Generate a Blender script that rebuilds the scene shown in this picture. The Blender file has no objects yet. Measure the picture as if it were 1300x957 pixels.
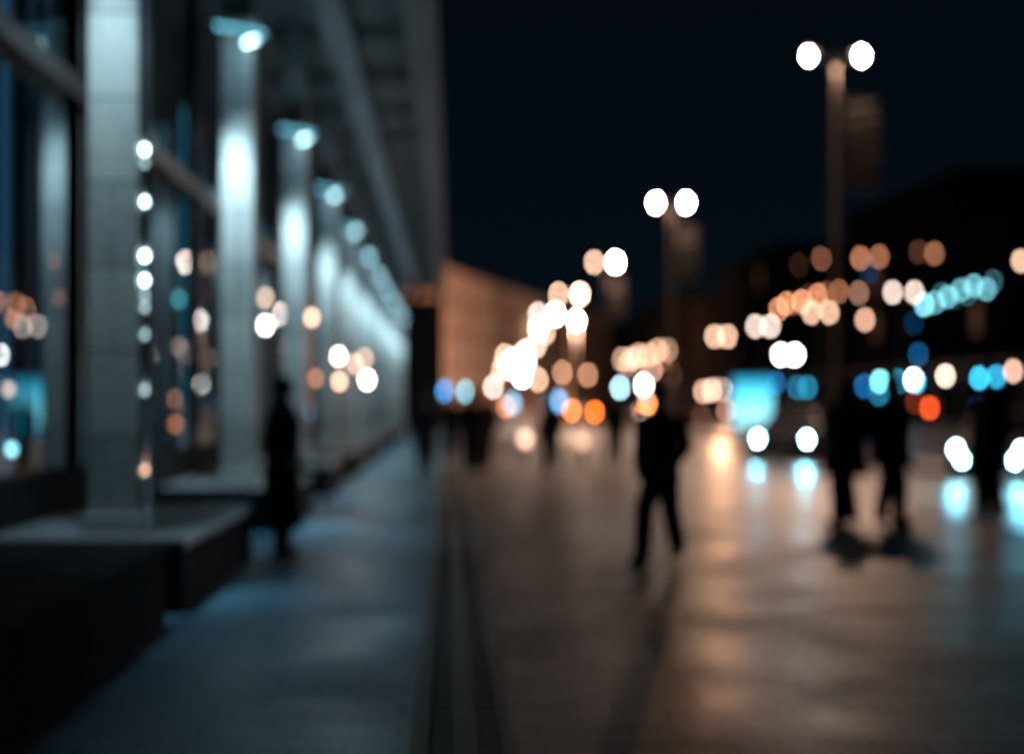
import bpy, bmesh, math, random
from mathutils import Vector, Matrix
random.seed(7)
PI = math.pi
C = bpy.context.scene.collection
F = 1805.0          # focal length in photo pixels (50 mm on 36 mm, 1300 px wide)
VX, VY = 570.0, 510.0
EYE = 1.5

def at(px, py, y):
    return Vector(((px - VX) * y / F, y, EYE - (py - VY) * y / F))

# ------------------------------------------------------------------ materials
MATS = {}
def new_mat(name):
    m = bpy.data.materials.new(name); m.use_nodes = True
    nt = m.node_tree
    for n in list(nt.nodes): nt.nodes.remove(n)
    out = nt.nodes.new('ShaderNodeOutputMaterial')
    return m, nt, out

def mat(name, col, rough=0.6, metal=0.0, var=0.25, scale=6.0, spec=0.5, bump=0.0):
    if name in MATS: return MATS[name]
    m, nt, out = new_mat(name)
    p = nt.nodes.new('ShaderNodeBsdfPrincipled')
    p.inputs['Roughness'].default_value = rough
    p.inputs['Metallic'].default_value = metal
    p.inputs['Specular IOR Level'].default_value = spec
    tc = nt.nodes.new('ShaderNodeTexCoord')
    no = nt.nodes.new('ShaderNodeTexNoise'); no.inputs['Scale'].default_value = scale
    no.inputs['Detail'].default_value = 5.0
    nt.links.new(tc.outputs['Object'], no.inputs['Vector'])
    cr = nt.nodes.new('ShaderNodeValToRGB')
    a = [c * (1 - var) for c in col]; b = [min(1, c * (1 + var)) for c in col]
    cr.color_ramp.elements[0].position = 0.3; cr.color_ramp.elements[1].position = 0.7
    cr.color_ramp.elements[0].color = (*a, 1); cr.color_ramp.elements[1].color = (*b, 1)
    nt.links.new(no.outputs['Fac'], cr.inputs['Fac'])
    nt.links.new(cr.outputs['Color'], p.inputs['Base Color'])
    if bump > 0:
        bp = nt.nodes.new('ShaderNodeBump'); bp.inputs['Strength'].default_value = bump
        bp.inputs['Distance'].default_value = 0.02
        nt.links.new(no.outputs['Fac'], bp.inputs['Height']); nt.links.new(bp.outputs['Normal'], p.inputs['Normal'])
    nt.links.new(p.outputs['BSDF'], out.inputs['Surface'])
    MATS[name] = m
    return m

def glow(name, col, strength, sample=False):
    key = 'glow_' + name
    if key in MATS: return MATS[key]
    m, nt, out = new_mat(key)
    e = nt.nodes.new('ShaderNodeEmission')
    e.inputs['Color'].default_value = (*col, 1); e.inputs['Strength'].default_value = strength
    nt.links.new(e.outputs['Emission'], out.inputs['Surface'])
    m.cycles.emission_sampling = 'FRONT' if sample else 'NONE'
    MATS[key] = m
    return m

def bright(B, r, y):
    """emission strength of a globe of radius r at distance y whose out-of-focus disc has brightness B"""
    D = 35.0 * (1 - 4.2 / y); sz = 2 * r * F / y
    return B * (max(D, sz) / sz) ** 2

def brick_mat(name, c1, c2, mortar, scale, rough, bump=0.35, rot=0.0, w=0.5, h=0.25, rv=0.1):
    m, nt, out = new_mat(name)
    p = nt.nodes.new('ShaderNodeBsdfPrincipled')
    tc = nt.nodes.new('ShaderNodeTexCoord')
    mp = nt.nodes.new('ShaderNodeMapping'); mp.inputs['Rotation'].default_value = (0, 0, rot)
    nt.links.new(tc.outputs['Object'], mp.inputs['Vector'])
    b = nt.nodes.new('ShaderNodeTexBrick')
    b.inputs['Color1'].default_value = (*c1, 1); b.inputs['Color2'].default_value = (*c2, 1)
    b.inputs['Mortar'].default_value = (*mortar, 1); b.inputs['Scale'].default_value = scale
    b.inputs['Brick Width'].default_value = w; b.inputs['Row Height'].default_value = h
    b.inputs['Mortar Size'].default_value = 0.015
    nt.links.new(mp.outputs['Vector'], b.inputs['Vector'])
    no = nt.nodes.new('ShaderNodeTexNoise'); no.inputs['Scale'].default_value = 0.9; no.inputs['Detail'].default_value = 5
    nt.links.new(tc.outputs['Object'], no.inputs['Vector'])
    mx = nt.nodes.new('ShaderNodeMix'); mx.data_type = 'RGBA'; mx.blend_type = 'MULTIPLY'
    mx.inputs['Factor'].default_value = 0.6
    cr = nt.nodes.new('ShaderNodeValToRGB')
    cr.color_ramp.elements[0].position = 0.3; cr.color_ramp.elements[1].position = 0.7
    cr.color_ramp.elements[0].color = (.45, .45, .45, 1)
    nt.links.new(no.outputs['Fac'], cr.inputs['Fac'])
    nt.links.new(b.outputs['Color'], mx.inputs['A']); nt.links.new(cr.outputs['Color'], mx.inputs['B'])
    nt.links.new(mx.outputs['Result'], p.inputs['Base Color'])
    mr = nt.nodes.new('ShaderNodeMapRange')
    mr.inputs['From Min'].default_value = 0.3; mr.inputs['From Max'].default_value = 0.7
    mr.inputs['To Min'].default_value = rough - rv; mr.inputs['To Max'].default_value = rough + rv
    nt.links.new(no.outputs['Fac'], mr.inputs['Value']); nt.links.new(mr.outputs['Result'], p.inputs['Roughness'])
    if bump > 0:
        bp = nt.nodes.new('ShaderNodeBump'); bp.inputs['Strength'].default_value = bump
        bp.inputs['Distance'].default_value = 0.006; bp.invert = True
        nt.links.new(b.outputs['Fac'], bp.inputs['Height']); nt.links.new(bp.outputs['Normal'], p.inputs['Normal'])
    nt.links.new(p.outputs['BSDF'], out.inputs['Surface'])
    return m

def glass_mat(name, tint=(0.75, 0.85, 0.9), ior=1.55):
    m, nt, out = new_mat(name)
    t = nt.nodes.new('ShaderNodeBsdfTransparent'); t.inputs['Color'].default_value = (*tint, 1)
    g = nt.nodes.new('ShaderNodeBsdfGlossy'); g.inputs['Roughness'].default_value = 0.0
    g.inputs['Color'].default_value = (.85, .95, 1, 1)
    fr = nt.nodes.new('ShaderNodeFresnel'); fr.inputs['IOR'].default_value = ior
    mx = nt.nodes.new('ShaderNodeMixShader')
    k = nt.nodes.new('ShaderNodeMath'); k.operation = 'MULTIPLY'; k.inputs[1].default_value = .30
    nt.links.new(fr.outputs['Fac'], k.inputs[0]); nt.links.new(k.outputs[0], mx.inputs['Fac'])
    nt.links.new(t.outputs['BSDF'], mx.inputs[1]); nt.links.new(g.outputs['BSDF'], mx.inputs[2])
    nt.links.new(mx.outputs['Shader'], out.inputs['Surface'])
    return m

# ------------------------------------------------------------------ mesh helpers
class MB:
    def __init__(s): s.bm = bmesh.new()
    def box(s, c, d, rz=0.0, bevel=0.0):
        r = bmesh.ops.create_cube(s.bm, size=1.0)
        vs = r['verts']
        bmesh.ops.scale(s.bm, vec=d, verts=vs)
        if bevel > 0:
            es = list({e for v in vs for e in v.link_edges})
            rr = bmesh.ops.bevel(s.bm, geom=es, offset=bevel, segments=2, affect='EDGES', profile=0.7)
            vs = list({v for f in rr['faces'] for v in f.verts} | {v for v in vs if v.is_valid})
        if rz: bmesh.ops.rotate(s.bm, cent=(0, 0, 0), matrix=Matrix.Rotation(rz, 3, 'Z'), verts=vs)
        bmesh.ops.translate(s.bm, vec=c, verts=vs)
        return s
    def tube(s, pts, radii, seg=12, cap=True):
        pts = [Vector(p) for p in pts]
        if not hasattr(radii, '__len__'): radii = [radii] * len(pts)
        rings = []
        up = None
        for i, p in enumerate(pts):
            d = (pts[min(i + 1, len(pts) - 1)] - pts[max(i - 1, 0)]).normalized()
            if up is None or abs(d.dot(up)) > 0.95:
                up = Vector((1, 0, 0)) if abs(d.x) < 0.8 else Vector((0, 1, 0))
            a = d.cross(up).normalized(); b = d.cross(a).normalized()
            r = radii[i]
            rx, ry = (r if hasattr(r, '__len__') else (r, r))
            rings.append([s.bm.verts.new(p + a * math.cos(t) * ry + b * math.sin(t) * rx) for t in [2 * PI * k / seg for k in range(seg)]])
        s._skin(rings, cap)
        return s
    def _skin(s, rings, cap=True):
        n = len(rings[0])
        for A, B in zip(rings, rings[1:]):
            for k in range(n):
                s.bm.faces.new((A[k], A[(k + 1) % n], B[(k + 1) % n], B[k]))
        if cap:
            s.bm.faces.new(list(reversed(rings[0]))); s.bm.faces.new(rings[-1])
    def loft(s, rings, cap=True):
        s._skin([[s.bm.verts.new(p) for p in r] for r in rings], cap)
        return s
    def sphere(s, c, r, seg=16, rings=10, scale=(1, 1, 1)):
        q = bmesh.ops.create_uvsphere(s.bm, u_segments=seg, v_segments=rings, radius=r)
        bmesh.ops.scale(s.bm, vec=scale, verts=q['verts'])
        bmesh.ops.translate(s.bm, vec=c, verts=q['verts'])
        return s
    def quad(s, *ps):
        s.bm.faces.new([s.bm.verts.new(p) for p in ps]); return s
    def build(s, name, m, parent=None, smooth=False, loc=None):
        bmesh.ops.recalc_face_normals(s.bm, faces=s.bm.faces)
        me = bpy.data.meshes.new(name)
        s.bm.to_mesh(me); s.bm.free()
        for k in (m if isinstance(m, (list, tuple)) else [m]): me.materials.append(k)
        if smooth:
            me.polygons.foreach_set('use_smooth', [True] * len(me.polygons))
        o = bpy.data.objects.new(name, me); C.objects.link(o)
        if loc is not None: o.location = loc
        if parent: o.parent = parent
        return o

def tag(o, label=None, cat=None, group=None, kind=None):
    if label: o['label'] = label
    if cat: o['category'] = cat
    if group: o['group'] = group
    if kind: o['kind'] = kind
    return o

def thing(name, label, cat, loc=(0, 0, 0), rz=0.0, group=None):
    o = bpy.data.objects.new(name, None); C.objects.link(o)
    o.location = loc; o.rotation_euler = (0, 0, rz)
    o.empty_display_size = 0.2
    return tag(o, label, cat, group)

def dup(root, loc, rz=None, label=None, group=None, scale=None):
    r = root.copy(); C.objects.link(r); r.location = loc
    if rz is not None: r.rotation_euler = (0, 0, rz)
    if label: r['label'] = label
    if group: r['group'] = group
    if scale: r.scale = scale
    for ch in list(root.children):
        c = ch.copy(); C.objects.link(c); c.parent = r
        for g in list(ch.children):
            d = g.copy(); C.objects.link(d); d.parent = c
    return r

def struct(name, mb, m, smooth=False):
    o = mb.build(name, m, None, smooth); o['kind'] = 'structure'; return o

def lamp(name, typ, loc, energy, col, parent=None, radius=0.1, cone=None, blend=0.4, aim=None):
    l = bpy.data.lights.new(name, typ); l.energy = energy; l.color = col
    if typ in ('POINT', 'SPOT'): l.shadow_soft_size = radius
    if typ == 'SPOT':
        l.spot_size = math.radians(cone); l.spot_blend = blend
    o = bpy.data.objects.new(name, l); C.objects.link(o); o.location = loc
    if aim is not None:
        o.rotation_euler = Vector(aim).to_track_quat('-Z', 'Y').to_euler()
    if parent: o.parent = parent
    return o

ORD = ['first', 'second', 'third', 'fourth', 'fifth', 'sixth', 'seventh', 'eighth', 'ninth', 'tenth', 'eleventh', 'twelfth', 'thirteenth', 'fourteenth', 'fifteenth', 'sixteenth']

# ------------------------------------------------------------------ shared materials
stone = mat('column_stone', (.42, .43, .42), .55, var=.12, scale=9, bump=.15)
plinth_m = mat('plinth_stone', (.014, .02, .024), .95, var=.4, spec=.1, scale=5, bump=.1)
dark_metal = mat('dark_metal', (.03, .033, .036), .4, .6)
steel = mat('steel', (.45, .48, .5), .28, .9)
canopy_m = mat('canopy_panel', (.22, .23, .24), .6, var=.15, scale=2)
beam_m = mat('canopy_beam_paint', (.34, .35, .36), .5, var=.1)
bronze = mat('bronze_frame', (.16, .10, .07), .45, .3)
wall_in = mat('interior_wall', (.035, .05, .08), .7, var=.5, scale=1.2)
cloth_blue = mat('blue_panel', (.16, .36, .6), .5, var=.4, scale=3)
pole_m = mat('lamp_pole', (.055, .043, .036), .45, .3)
black_cloth = mat('black_cloth', (.02, .022, .027), .9)
navy_cloth = mat('navy_cloth', (.015, .022, .04), .9)
denim = mat('denim', (.02, .03, .05), .85)
shoe_m = mat('shoe_leather', (.01, .01, .012), .5)
skin_m = mat('skin', (.38, .22, .16), .55, var=.08)
hair_m = mat('hair', (.018, .012, .01), .6)
rubber = mat('rubber', (.01, .01, .011), .8)
paint_a = mat('car_paint_dark', (.015, .02, .03), .25, .4, var=.05)
paint_b = mat('car_paint_grey', (.08, .09, .1), .28, .5, var=.05)
car_glass = mat('car_glass', (.01, .012, .014), .06)
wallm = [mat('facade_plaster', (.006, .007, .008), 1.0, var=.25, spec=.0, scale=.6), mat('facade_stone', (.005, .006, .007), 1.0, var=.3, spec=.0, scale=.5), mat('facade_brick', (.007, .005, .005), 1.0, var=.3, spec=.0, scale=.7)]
win_dark = mat('window_dark', (.006, .008, .012), .6, spec=.0)
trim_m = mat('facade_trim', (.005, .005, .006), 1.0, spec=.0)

WARM = (1.0, .62, .42); WARMW = (1.0, .80, .68); ORNG = (1.0, .17, .015); AMBER = (1.0, .42, .2)
TEAL = (.36, .86, 1.0); CYAN = (.05, .62, 1.0); BLUE = (.01, .20, .55); CWHITE = (.62, .93, 1.0); RED = (1.0, .06, .01); DO_IN = (1.0, .42, .22)

# ------------------------------------------------------------------ ground
ground_m = mat('ground_asphalt', (.04, .041, .044), .55, var=.2, scale=.8)
road_m = mat('road_asphalt', (.04, .042, .046), .36, var=.25, scale=1.5, bump=.1)
plaza_m = brick_mat('plaza_bricks', (.31, .265, .24), (.085, .075, .073), (.010, .010, .012), 1.2, .42, bump=1.0, rv=.11)
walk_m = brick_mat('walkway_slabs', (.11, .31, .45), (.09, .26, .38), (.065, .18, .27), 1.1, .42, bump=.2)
drain_m = mat('drain_stone', (.15, .155, .16), .55, var=.3, scale=12, bump=.2)
slot_m = mat('drain_slot', (.012, .013, .015), .7)
far_walk_m = brick_mat('far_pavement_slabs', (.14, .13, .13), (.10, .10, .10), (.04, .04, .04), 1.5, .45)

def sheet(name, x0, x1, y0, y1, z, m):
    return struct(name, MB().quad((x0, y0, z), (x1, y0, z), (x1, y1, z), (x0, y1, z)), m)
sheet('ground', -400, 400, -60, 900, -0.15, ground_m)
KX = 6.6
struct('plaza', MB().box((( .31 + KX - .2) / 2, 118, -.075), (KX - .2 - .31, 264, .15)), plaza_m)
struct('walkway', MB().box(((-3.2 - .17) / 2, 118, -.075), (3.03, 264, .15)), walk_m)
dm = MB()
for xc, w in ((-.13, .08), (.07, .11), (.27, .08)):
    dm.box((xc, 118, -.073), (w, 264, .15))
dm.box((-.03, 118, -.084), (.09, 264, .15)); dm.box((.18, 118, -.084), (.108, 264, .15))
for k in range(330):
    y = 5 + k * .14
    dm.box((-.03, y, -.02), (.088, .045, .034)); dm.box((.18, y, -.02), (.106, .045, .034))
struct('drain_channel', dm, drain_m)
struct('kerb', MB().box((KX - .1, 118, -.07), (.2, 264, .158)), mat('kerb_stone', (.2, .2, .2), .6))
sheet('road', KX, 18.4, -14, 250, -.142, road_m)
lm = MB()
for k in range(44): lm.quad((9.0, -10 + k * 6, -.138), (9.12, -10 + k * 6, -.138), (9.12, -7 + k * 6, -.138), (9.0, -7 + k * 6, -.138))
for k in range(44): lm.quad((15.5, -10 + k * 6, -.138), (15.62, -10 + k * 6, -.138), (15.62, -7 + k * 6, -.138), (15.5, -7 + k * 6, -.138))
struct('road_marking', lm, mat('marking_paint', (.6, .6, .58), .6))
struct('median', MB().box((11.6, 118, -.07), (1.1, 264, .16), bevel=.03), mat('median_stone', (.15, .15, .15), .6))
struct('far_pavement', MB().box((21.7, 118, -.075), (6.6, 264, .16)), far_walk_m)

# ------------------------------------------------------------------ the colonnade building
NCOL = 11
CY = [10.6 + 6.1 * i for i in range(NCOL)]
CXC = -2.46; CW = .375
XG = -3.5
ROOF = 7.5
bld = thing('colonnade_building', 'long glass fronted building with stone columns and an overhanging canopy beside the walkway', 'building', (XG, 10, 0))
def rel(o, root):
    o.parent = root
    o.matrix_parent_inverse = Matrix.Translation(root.location).inverted()
    return o
def bpart(name, mb, m, smooth=False):
    return rel(mb.build(name, m, None, smooth), bld)
Y0, Y1 = -3.0, 78.0
# object coords: rotate so the courses run with height
def column_material():
    m, nt, out = new_mat('column_courses')
    p = nt.nodes.new('ShaderNodeBsdfPrincipled'); p.inputs['Roughness'].default_value = .5
    tc = nt.nodes.new('ShaderNodeTexCoord'); sp = nt.nodes.new('ShaderNodeSeparateXYZ')
    nt.links.new(tc.outputs['Object'], sp.inputs['Vector'])
    mu = nt.nodes.new('ShaderNodeMath'); mu.operation = 'MULTIPLY'; mu.inputs[1].default_value = 1 / .62
    fl = nt.nodes.new('ShaderNodeMath'); fl.operation = 'FLOOR'
    fc = nt.nodes.new('ShaderNodeMath'); fc.operation = 'FRACT'
    nt.links.new(sp.outputs['Z'], mu.inputs[0]); nt.links.new(mu.outputs[0], fl.inputs[0]); nt.links.new(mu.outputs[0], fc.inputs[0])
    wn = nt.nodes.new('ShaderNodeTexWhiteNoise'); wn.noise_dimensions = '1D'
    nt.links.new(fl.outputs[0], wn.inputs['W'])
    no = nt.nodes.new('ShaderNodeTexNoise'); no.inputs['Scale'].default_value = 14; no.inputs['Detail'].default_value = 6
    nt.links.new(tc.outputs['Object'], no.inputs['Vector'])
    ad = nt.nodes.new('ShaderNodeMath'); ad.operation = 'MULTIPLY_ADD'; ad.inputs[1].default_value = .5
    nt.links.new(wn.outputs['Value'], ad.inputs[0]); nt.links.new(no.outputs['Fac'], ad.inputs[2])
    cr = nt.nodes.new('ShaderNodeValToRGB')
    cr.color_ramp.elements[0].position = .3; cr.color_ramp.elements[0].color = (.27, .28, .275, 1)
    cr.color_ramp.elements[1].position = 1.0; cr.color_ramp.elements[1].color = (.56, .55, .52, 1)
    nt.links.new(ad.outputs[0], cr.inputs['Fac'])
    n2 = nt.nodes.new('ShaderNodeTexNoise'); n2.inputs['Scale'].default_value = 1.0; n2.inputs['Detail'].default_value = 4
    m2 = nt.nodes.new('ShaderNodeMapping'); m2.inputs['Scale'].default_value = (7, 7, .5)
    nt.links.new(tc.outputs['Object'], m2.inputs['Vector']); nt.links.new(m2.outputs['Vector'], n2.inputs['Vector'])
    sm = nt.nodes.new('ShaderNodeMath'); sm.operation = 'MULTIPLY_ADD'; sm.inputs[1].default_value = .9; sm.inputs[2].default_value = -.4
    nt.links.new(n2.outputs['Fac'], sm.inputs[0])
    s2 = nt.nodes.new('ShaderNodeMath'); s2.operation = 'ADD'
    nt.links.new(ad.outputs[0], s2.inputs[0]); nt.links.new(sm.outputs[0], s2.inputs[1]); nt.links.new(s2.outputs[0], cr.inputs['Fac'])
    lt = nt.nodes.new('ShaderNodeMath'); lt.operation = 'LESS_THAN'; lt.inputs[1].default_value = .025
    nt.links.new(fc.outputs[0], lt.inputs[0])
    mx = nt.nodes.new('ShaderNodeMix'); mx.data_type = 'RGBA'
    mx.inputs['B'].default_value = (.10, .11, .11, 1)
    nt.links.new(lt.outputs[0], mx.inputs['Factor']); nt.links.new(cr.outputs['Color'], mx.inputs['A'])
    nt.links.new(mx.outputs['Result'], p.inputs['Base Color'])
    nt.links.new(p.outputs['BSDF'], out.inputs['Surface'])
    return m
col_m = column_material()
for y in CY:
    mb = MB()
    mb.box((CXC, y, (.53 + ROOF) / 2 + .01), (CW, CW, ROOF - .55), bevel=.025)
    mb.box((CXC, y, .60), (CW + .08, CW + .08, .14), bevel=.015)
    bpart('column', mb, col_m)
# glass facade: one bay at a time
gm = glass_mat('facade_glass')
ys = [-1.95 + k * 3.05 for k in range(27)]
for k in range(26):
    a, b = ys[k] + .06, ys[k + 1] - .06
    bpart('glass_pane', MB().quad((XG, a, .9), (XG, b, .9), (XG, b, 4.25), (XG, a, 4.25)), gm)
    bpart('glass_pane', MB().quad((XG, a, 4.45), (XG, b, 4.45), (XG, b, ROOF - .2), (XG, a, ROOF - .2)), gm)
for k in range(27):
    bpart('mullion', MB().box((XG - .01, ys[k], (.9 + ROOF - .2) / 2), (.16, .115, ROOF - 1.1)), dark_metal)
bpart('transom', MB().box((XG + .012, (ys[0] + ys[26]) / 2, 4.35), (.26, ys[26] - ys[0], .194)), bronze)
bpart('base_wall', MB().box((XG - .01, (Y0 + Y1) / 2, .45), (.3, Y1 - Y0, .896)), plinth_m)
bpart('interior_wall', MB().box((-8.5, (Y0 + Y1) / 2, 3.75), (.2, Y1 - Y0, ROOF)), wall_in)
bpart('interior_floor', MB().box((-5.8, (Y0 + Y1) / 2, .2), (5.0, Y1 - Y0, .1)), wall_in)
bpart('canopy', MB().box((-4.55, (Y0 + Y1) / 2, ROOF + .15), (8.5, Y1 - Y0, .29)), canopy_m)
bpart('fascia', MB().box((-.42, (Y0 + Y1) / 2, ROOF - .16), (.5, Y1 - Y0 + .02, .32)), beam_m)
bpart('longitudinal_beam', MB().box((-1.75, (Y0 + Y1) / 2, ROOF - .14), (.45, Y1 - Y0 - .1, .272)), beam_m)
for y in CY:
    for yy in (y, y + 3.05):
        bpart('canopy_beam', MB().box((-2.0, yy + .35, ROOF - .09), (2.6, .22, .16)), beam_m)
for y in [-1.6 + 3.05 * k for k in range(25)]:
    mb = MB()
    for j in range(4): mb.box((-3.9 - .05 * (j % 2), y - .5 + j * .28, 2.9), (.06, .16, 5.0))
    bpart('interior_curtain', mb, cloth_blue)
bpart('end_wall', MB().box((-1.55, Y1 - .9, ROOF / 2 - .2), (2.5, 1.5, ROOF - .42)), mat('end_wall_plaster', (.02, .022, .025), .8))

# polished tube by the first column; glowing beads added as reflected lamp glints
tl = thing('light_strip', 'polished upright metal strip with white bulbs beside the broad foreground column', 'light strip', (-2.235, 10.5, 0))
rel(MB().tube([(-2.232, 10.5, .535), (-2.232, 10.5, ROOF - .3)], .036, 14).build('tube', steel, None, True), tl)
gw = glow('strip_bulb', CWHITE, 14); go_ = glow('strip_bulb_warm', WARM, 4); gd = glow('strip_bulb_dim', (.5, .75, .8), 2.6)
for (py, g, r) in ((190, gw, .026), (207, gd, .02), (256, gw, .022), (325, gw, .026), (356, gw, .024), (375, gd, .02), (390, gd, .022), (425, gd, .02), (495, gd, .022), (597, go_, .02)):
    p = at(181, py, 10.45)
    rel(MB().sphere((-2.236, 10.455, p.z), r, 10, 8).build('bulb', g), tl)  # glowing bead in place of a lamp glint on the tube

# ledges between the columns
PX = -1.87
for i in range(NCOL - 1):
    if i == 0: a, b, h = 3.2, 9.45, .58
    else: a, b, h = CY[i - 1] - .55, CY[i - 1] + 3.0, .53
    lab = ['long dark stone ledge at the near end, below the first glass bays', 'stone ledge under the broad first column with a teal lit top',
           'stone ledge behind the standing person in the long coat'][i] if i < 3 else 'low stone ledge carrying the %s column, beyond the standing person' % ORD[i - 1]
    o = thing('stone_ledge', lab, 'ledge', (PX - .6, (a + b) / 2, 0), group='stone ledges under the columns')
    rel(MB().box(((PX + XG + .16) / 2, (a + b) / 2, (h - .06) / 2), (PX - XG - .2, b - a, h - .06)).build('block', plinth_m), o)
    rel(MB().box(((PX + XG + .16) / 2 + .01, (a + b) / 2, h - .03 + .001), (PX - XG - .16, b - a + .04, .058), bevel=.008).build('top_slab', mat('ledge_top', (.19, .2, .21), .4, var=.15) if i else mat('ledge_top_wet', (.022, .03, .034), .85, var=.4, spec=.1)), o)  # nearest ledge: shade on its top is put into a darker colour

# column lamps
LZ = 5.6
FLOOD = [250, 600, 560, 440, 400, 500, 390, 440, 540, 500, 420]
led_t = glow('led_teal', (.16, .62, .80), 8); led_w = glow('led_white', (.55, .92, 1.0), 22)
house_m = mat('lamp_housing', (.06, .07, .075), .4, .5)
for i, y in enumerate(CY):
    lab = 'teal LED floodlight on the %s column counted from the camera' % ORD[i] if i else 'LED floodlight high on the broad first column, above the picture'
    if i >= 7: lab = 'small teal LED floodlight on a far column, the %s from the camera' % ORD[i]
    t = thing('column_lamp', lab, 'floodlight', (CXC, y - CW / 2, LZ), group='LED floodlights on the columns')
    MB().box((0, -.06, .22), (.1, .14, .08), bevel=.01).build('bracket', house_m, t)
    MB().box((.0, -.3, .2), (.64, .34, .06), bevel=.015).build('housing', house_m, t)
    for k in range(9):
        MB().sphere((-.16 + .062 * k, -.42, .155 - .011 * k), .014, 8, 6).build('led', led_t, t)
    for k in range(8):
        MB().sphere((.12 + .034 * k, -.16, .02 + .012 * k), .016, 8, 6).build('led', led_w, t)
    MB().box((.24, -.14, .11), (.34, .07, .1), bevel=.01).build('lamp_head', house_m, t)
    lamp('flood_beam', 'SPOT', (.05, -.50, .1), FLOOD[i] * .36, (.53, .84, 1.0), t, .06, 62, .95, aim=(.04, .03, -1))
    lamp('wash_beam', 'SPOT', (-.02, -.5, .05), FLOOD[i] * 1.9, (.55, .86, 1.0), t, .06, 34, 1.0, aim=(0, .5, -2.7))
    lamp('flood_spill', 'POINT', (.3, -.75, -.1), 10, (.42, .78, 1.0), t, .1)

# ------------------------------------------------------------------ street lamps on the median
def twin_lamp(label, loc, H, half, r, g, group, second=1.0, banner=True, energy=0, name='street_lamp', g2=None):
    t = thing(name, label, 'street lamp', loc, group=group)
    MB().tube([(0, 0, 0), (0, 0, .5), (0, 0, .55), (0, 0, H - .5), (0, 0, H + .15)], [.16, .15, .1, .07, .05], 12).build('pole', pole_m, t, True)
    mb = MB()
    for s in (-1, 1):
        mb.tube([(0, 0, H - .3), (s * half * .5, 0, H - .05), (s * half, 0, H + r + .10)], [.035, .03, .025], 8)
        mb.tube([(s * half, 0, H + r + .12), (s * half, 0, H + r + .04)], [.04, .10], 12)
    mb.build('arm', pole_m, t, True)
    for s in (-1, 1):
        rr = r * (second if s > 0 else 1)
        MB().sphere((s * half, 0, H), rr, 16, 10).build('globe', (g2 or g) if s < 0 else g, t, True)
    if banner:
        b = MB()
        b.quad((.35, .1, H - 3.9), (1.5, .62, H - 3.9), (1.5, .62, H - 1.2), (.35, .1, H - 1.2))
        bo = b.build('banner', banner_m, t)
        MB().tube([(0, -.06, H - 1.17), (1.55, .642, H - 1.17)], .025, 8).build('banner_rod', pole_m, t)
    if energy:
        lamp('lamp_beam', 'SPOT', (0, 0, H - .25 - r), energy, (1.0, .62, .42), t, .2, 89, 1.0, aim=(-5.6, -6.0, -11)) if name == 'street_lamp' else None
    return t

def banner_material():
    m, nt, out = new_mat('banner_print')
    p = nt.nodes.new('ShaderNodeBsdfPrincipled'); p.inputs['Roughness'].default_value = .8
    p.inputs['Specular IOR Level'].default_value = .1
    tc = nt.nodes.new('ShaderNodeTexCoord')
    w = nt.nodes.new('ShaderNodeTexWave'); w.wave_type = 'RINGS'; w.inputs['Scale'].default_value = .9
    w.inputs['Distortion'].default_value = 9; w.inputs['Detail'].default_value = 3
    nt.links.new(tc.outputs['Object'], w.inputs['Vector'])
    cr = nt.nodes.new('ShaderNodeValToRGB')
    cr.color_ramp.elements[0].color = (.02, .02, .025, 1); cr.color_ramp.elements[1].color = (.85, .62, .48, 1); cr.color_ramp.elements[0].position = .35; cr.color_ramp.elements[0].color = (.003, .003, .004, 1)
    nt.links.new(w.outputs['Color'], cr.inputs['Fac']); nt.links.new(cr.outputs['Color'], p.inputs['Base Color'])
    nt.links.new(p.outputs['BSDF'], out.inputs['Surface'])
    return m
banner_m = banner_material()
SX, SH = 11.4, 11.7
for i in range(0, 10):
    y = 42 + 31 * i
    r = max(.085, .03 + y * .0013)
    g = glow('street_globe_%d' % max(0, min(i, 9)), WARMW if i in (0, 1, 2, 4) else WARM, bright([12, 11, 7, 1.5, 4, 2, 1.2, 1.0, .8, .8][max(0, i)], r, y), i < 3)
    lab = ('tall twin globe street lamp on the median, outside the picture on this side' if i < 0 else
           'nearest and highest twin globe street lamp with a banner on the median' if i == 0 else
           '%s tall twin globe street lamp from the camera on the median' % ORD[i])
    twin_lamp(lab, (SX, y, .0), SH, .78 if i < 3 else 1.0, r, g, 'tall twin globe lamps on the median', 1.25 if i != 1 else 1.1, i < 3, g2=None if i < 2 else glow('street_globe_left_%d' % i, WARM if i != 4 else WARMW, bright(.72, r, y)), energy=[20000, 27000, 14000, 5000][i] if i < 4 else 0)

# far pavement row
for k in (0, 1, 2, 3, 4, 6, 7, 8):
    y = 51 + 14.7 * k
    r = .03 + y * .0013
    gB = glow('far_globe_%d' % k, WARMW if k in (1, 3) else WARM, bright(.66 if k < 5 else .34, r, y))
    lab = '%s twin lamp from the camera along the far pavement in front of the shops' % ORD[k if k < 5 else k - 1]
    twin_lamp(lab, (21, y, .0), 6.55, .5, r, gB, 'twin lamps along the far pavement', 1.0, False, 0)
    if k == 4:
        tl_ = [o for o in C.objects if o.get('label') == lab][0]
        lamp('lamp_beam', 'SPOT', (0, -.3, 3.4), 8500, (1.0, .50, .27), tl_, .25, 7.6, 1.0, aim=Vector((8.3, 40, 0)) - Vector((21, y, 3.4)))  # orange spot added on this post to warm a patch of the plaza
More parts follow.
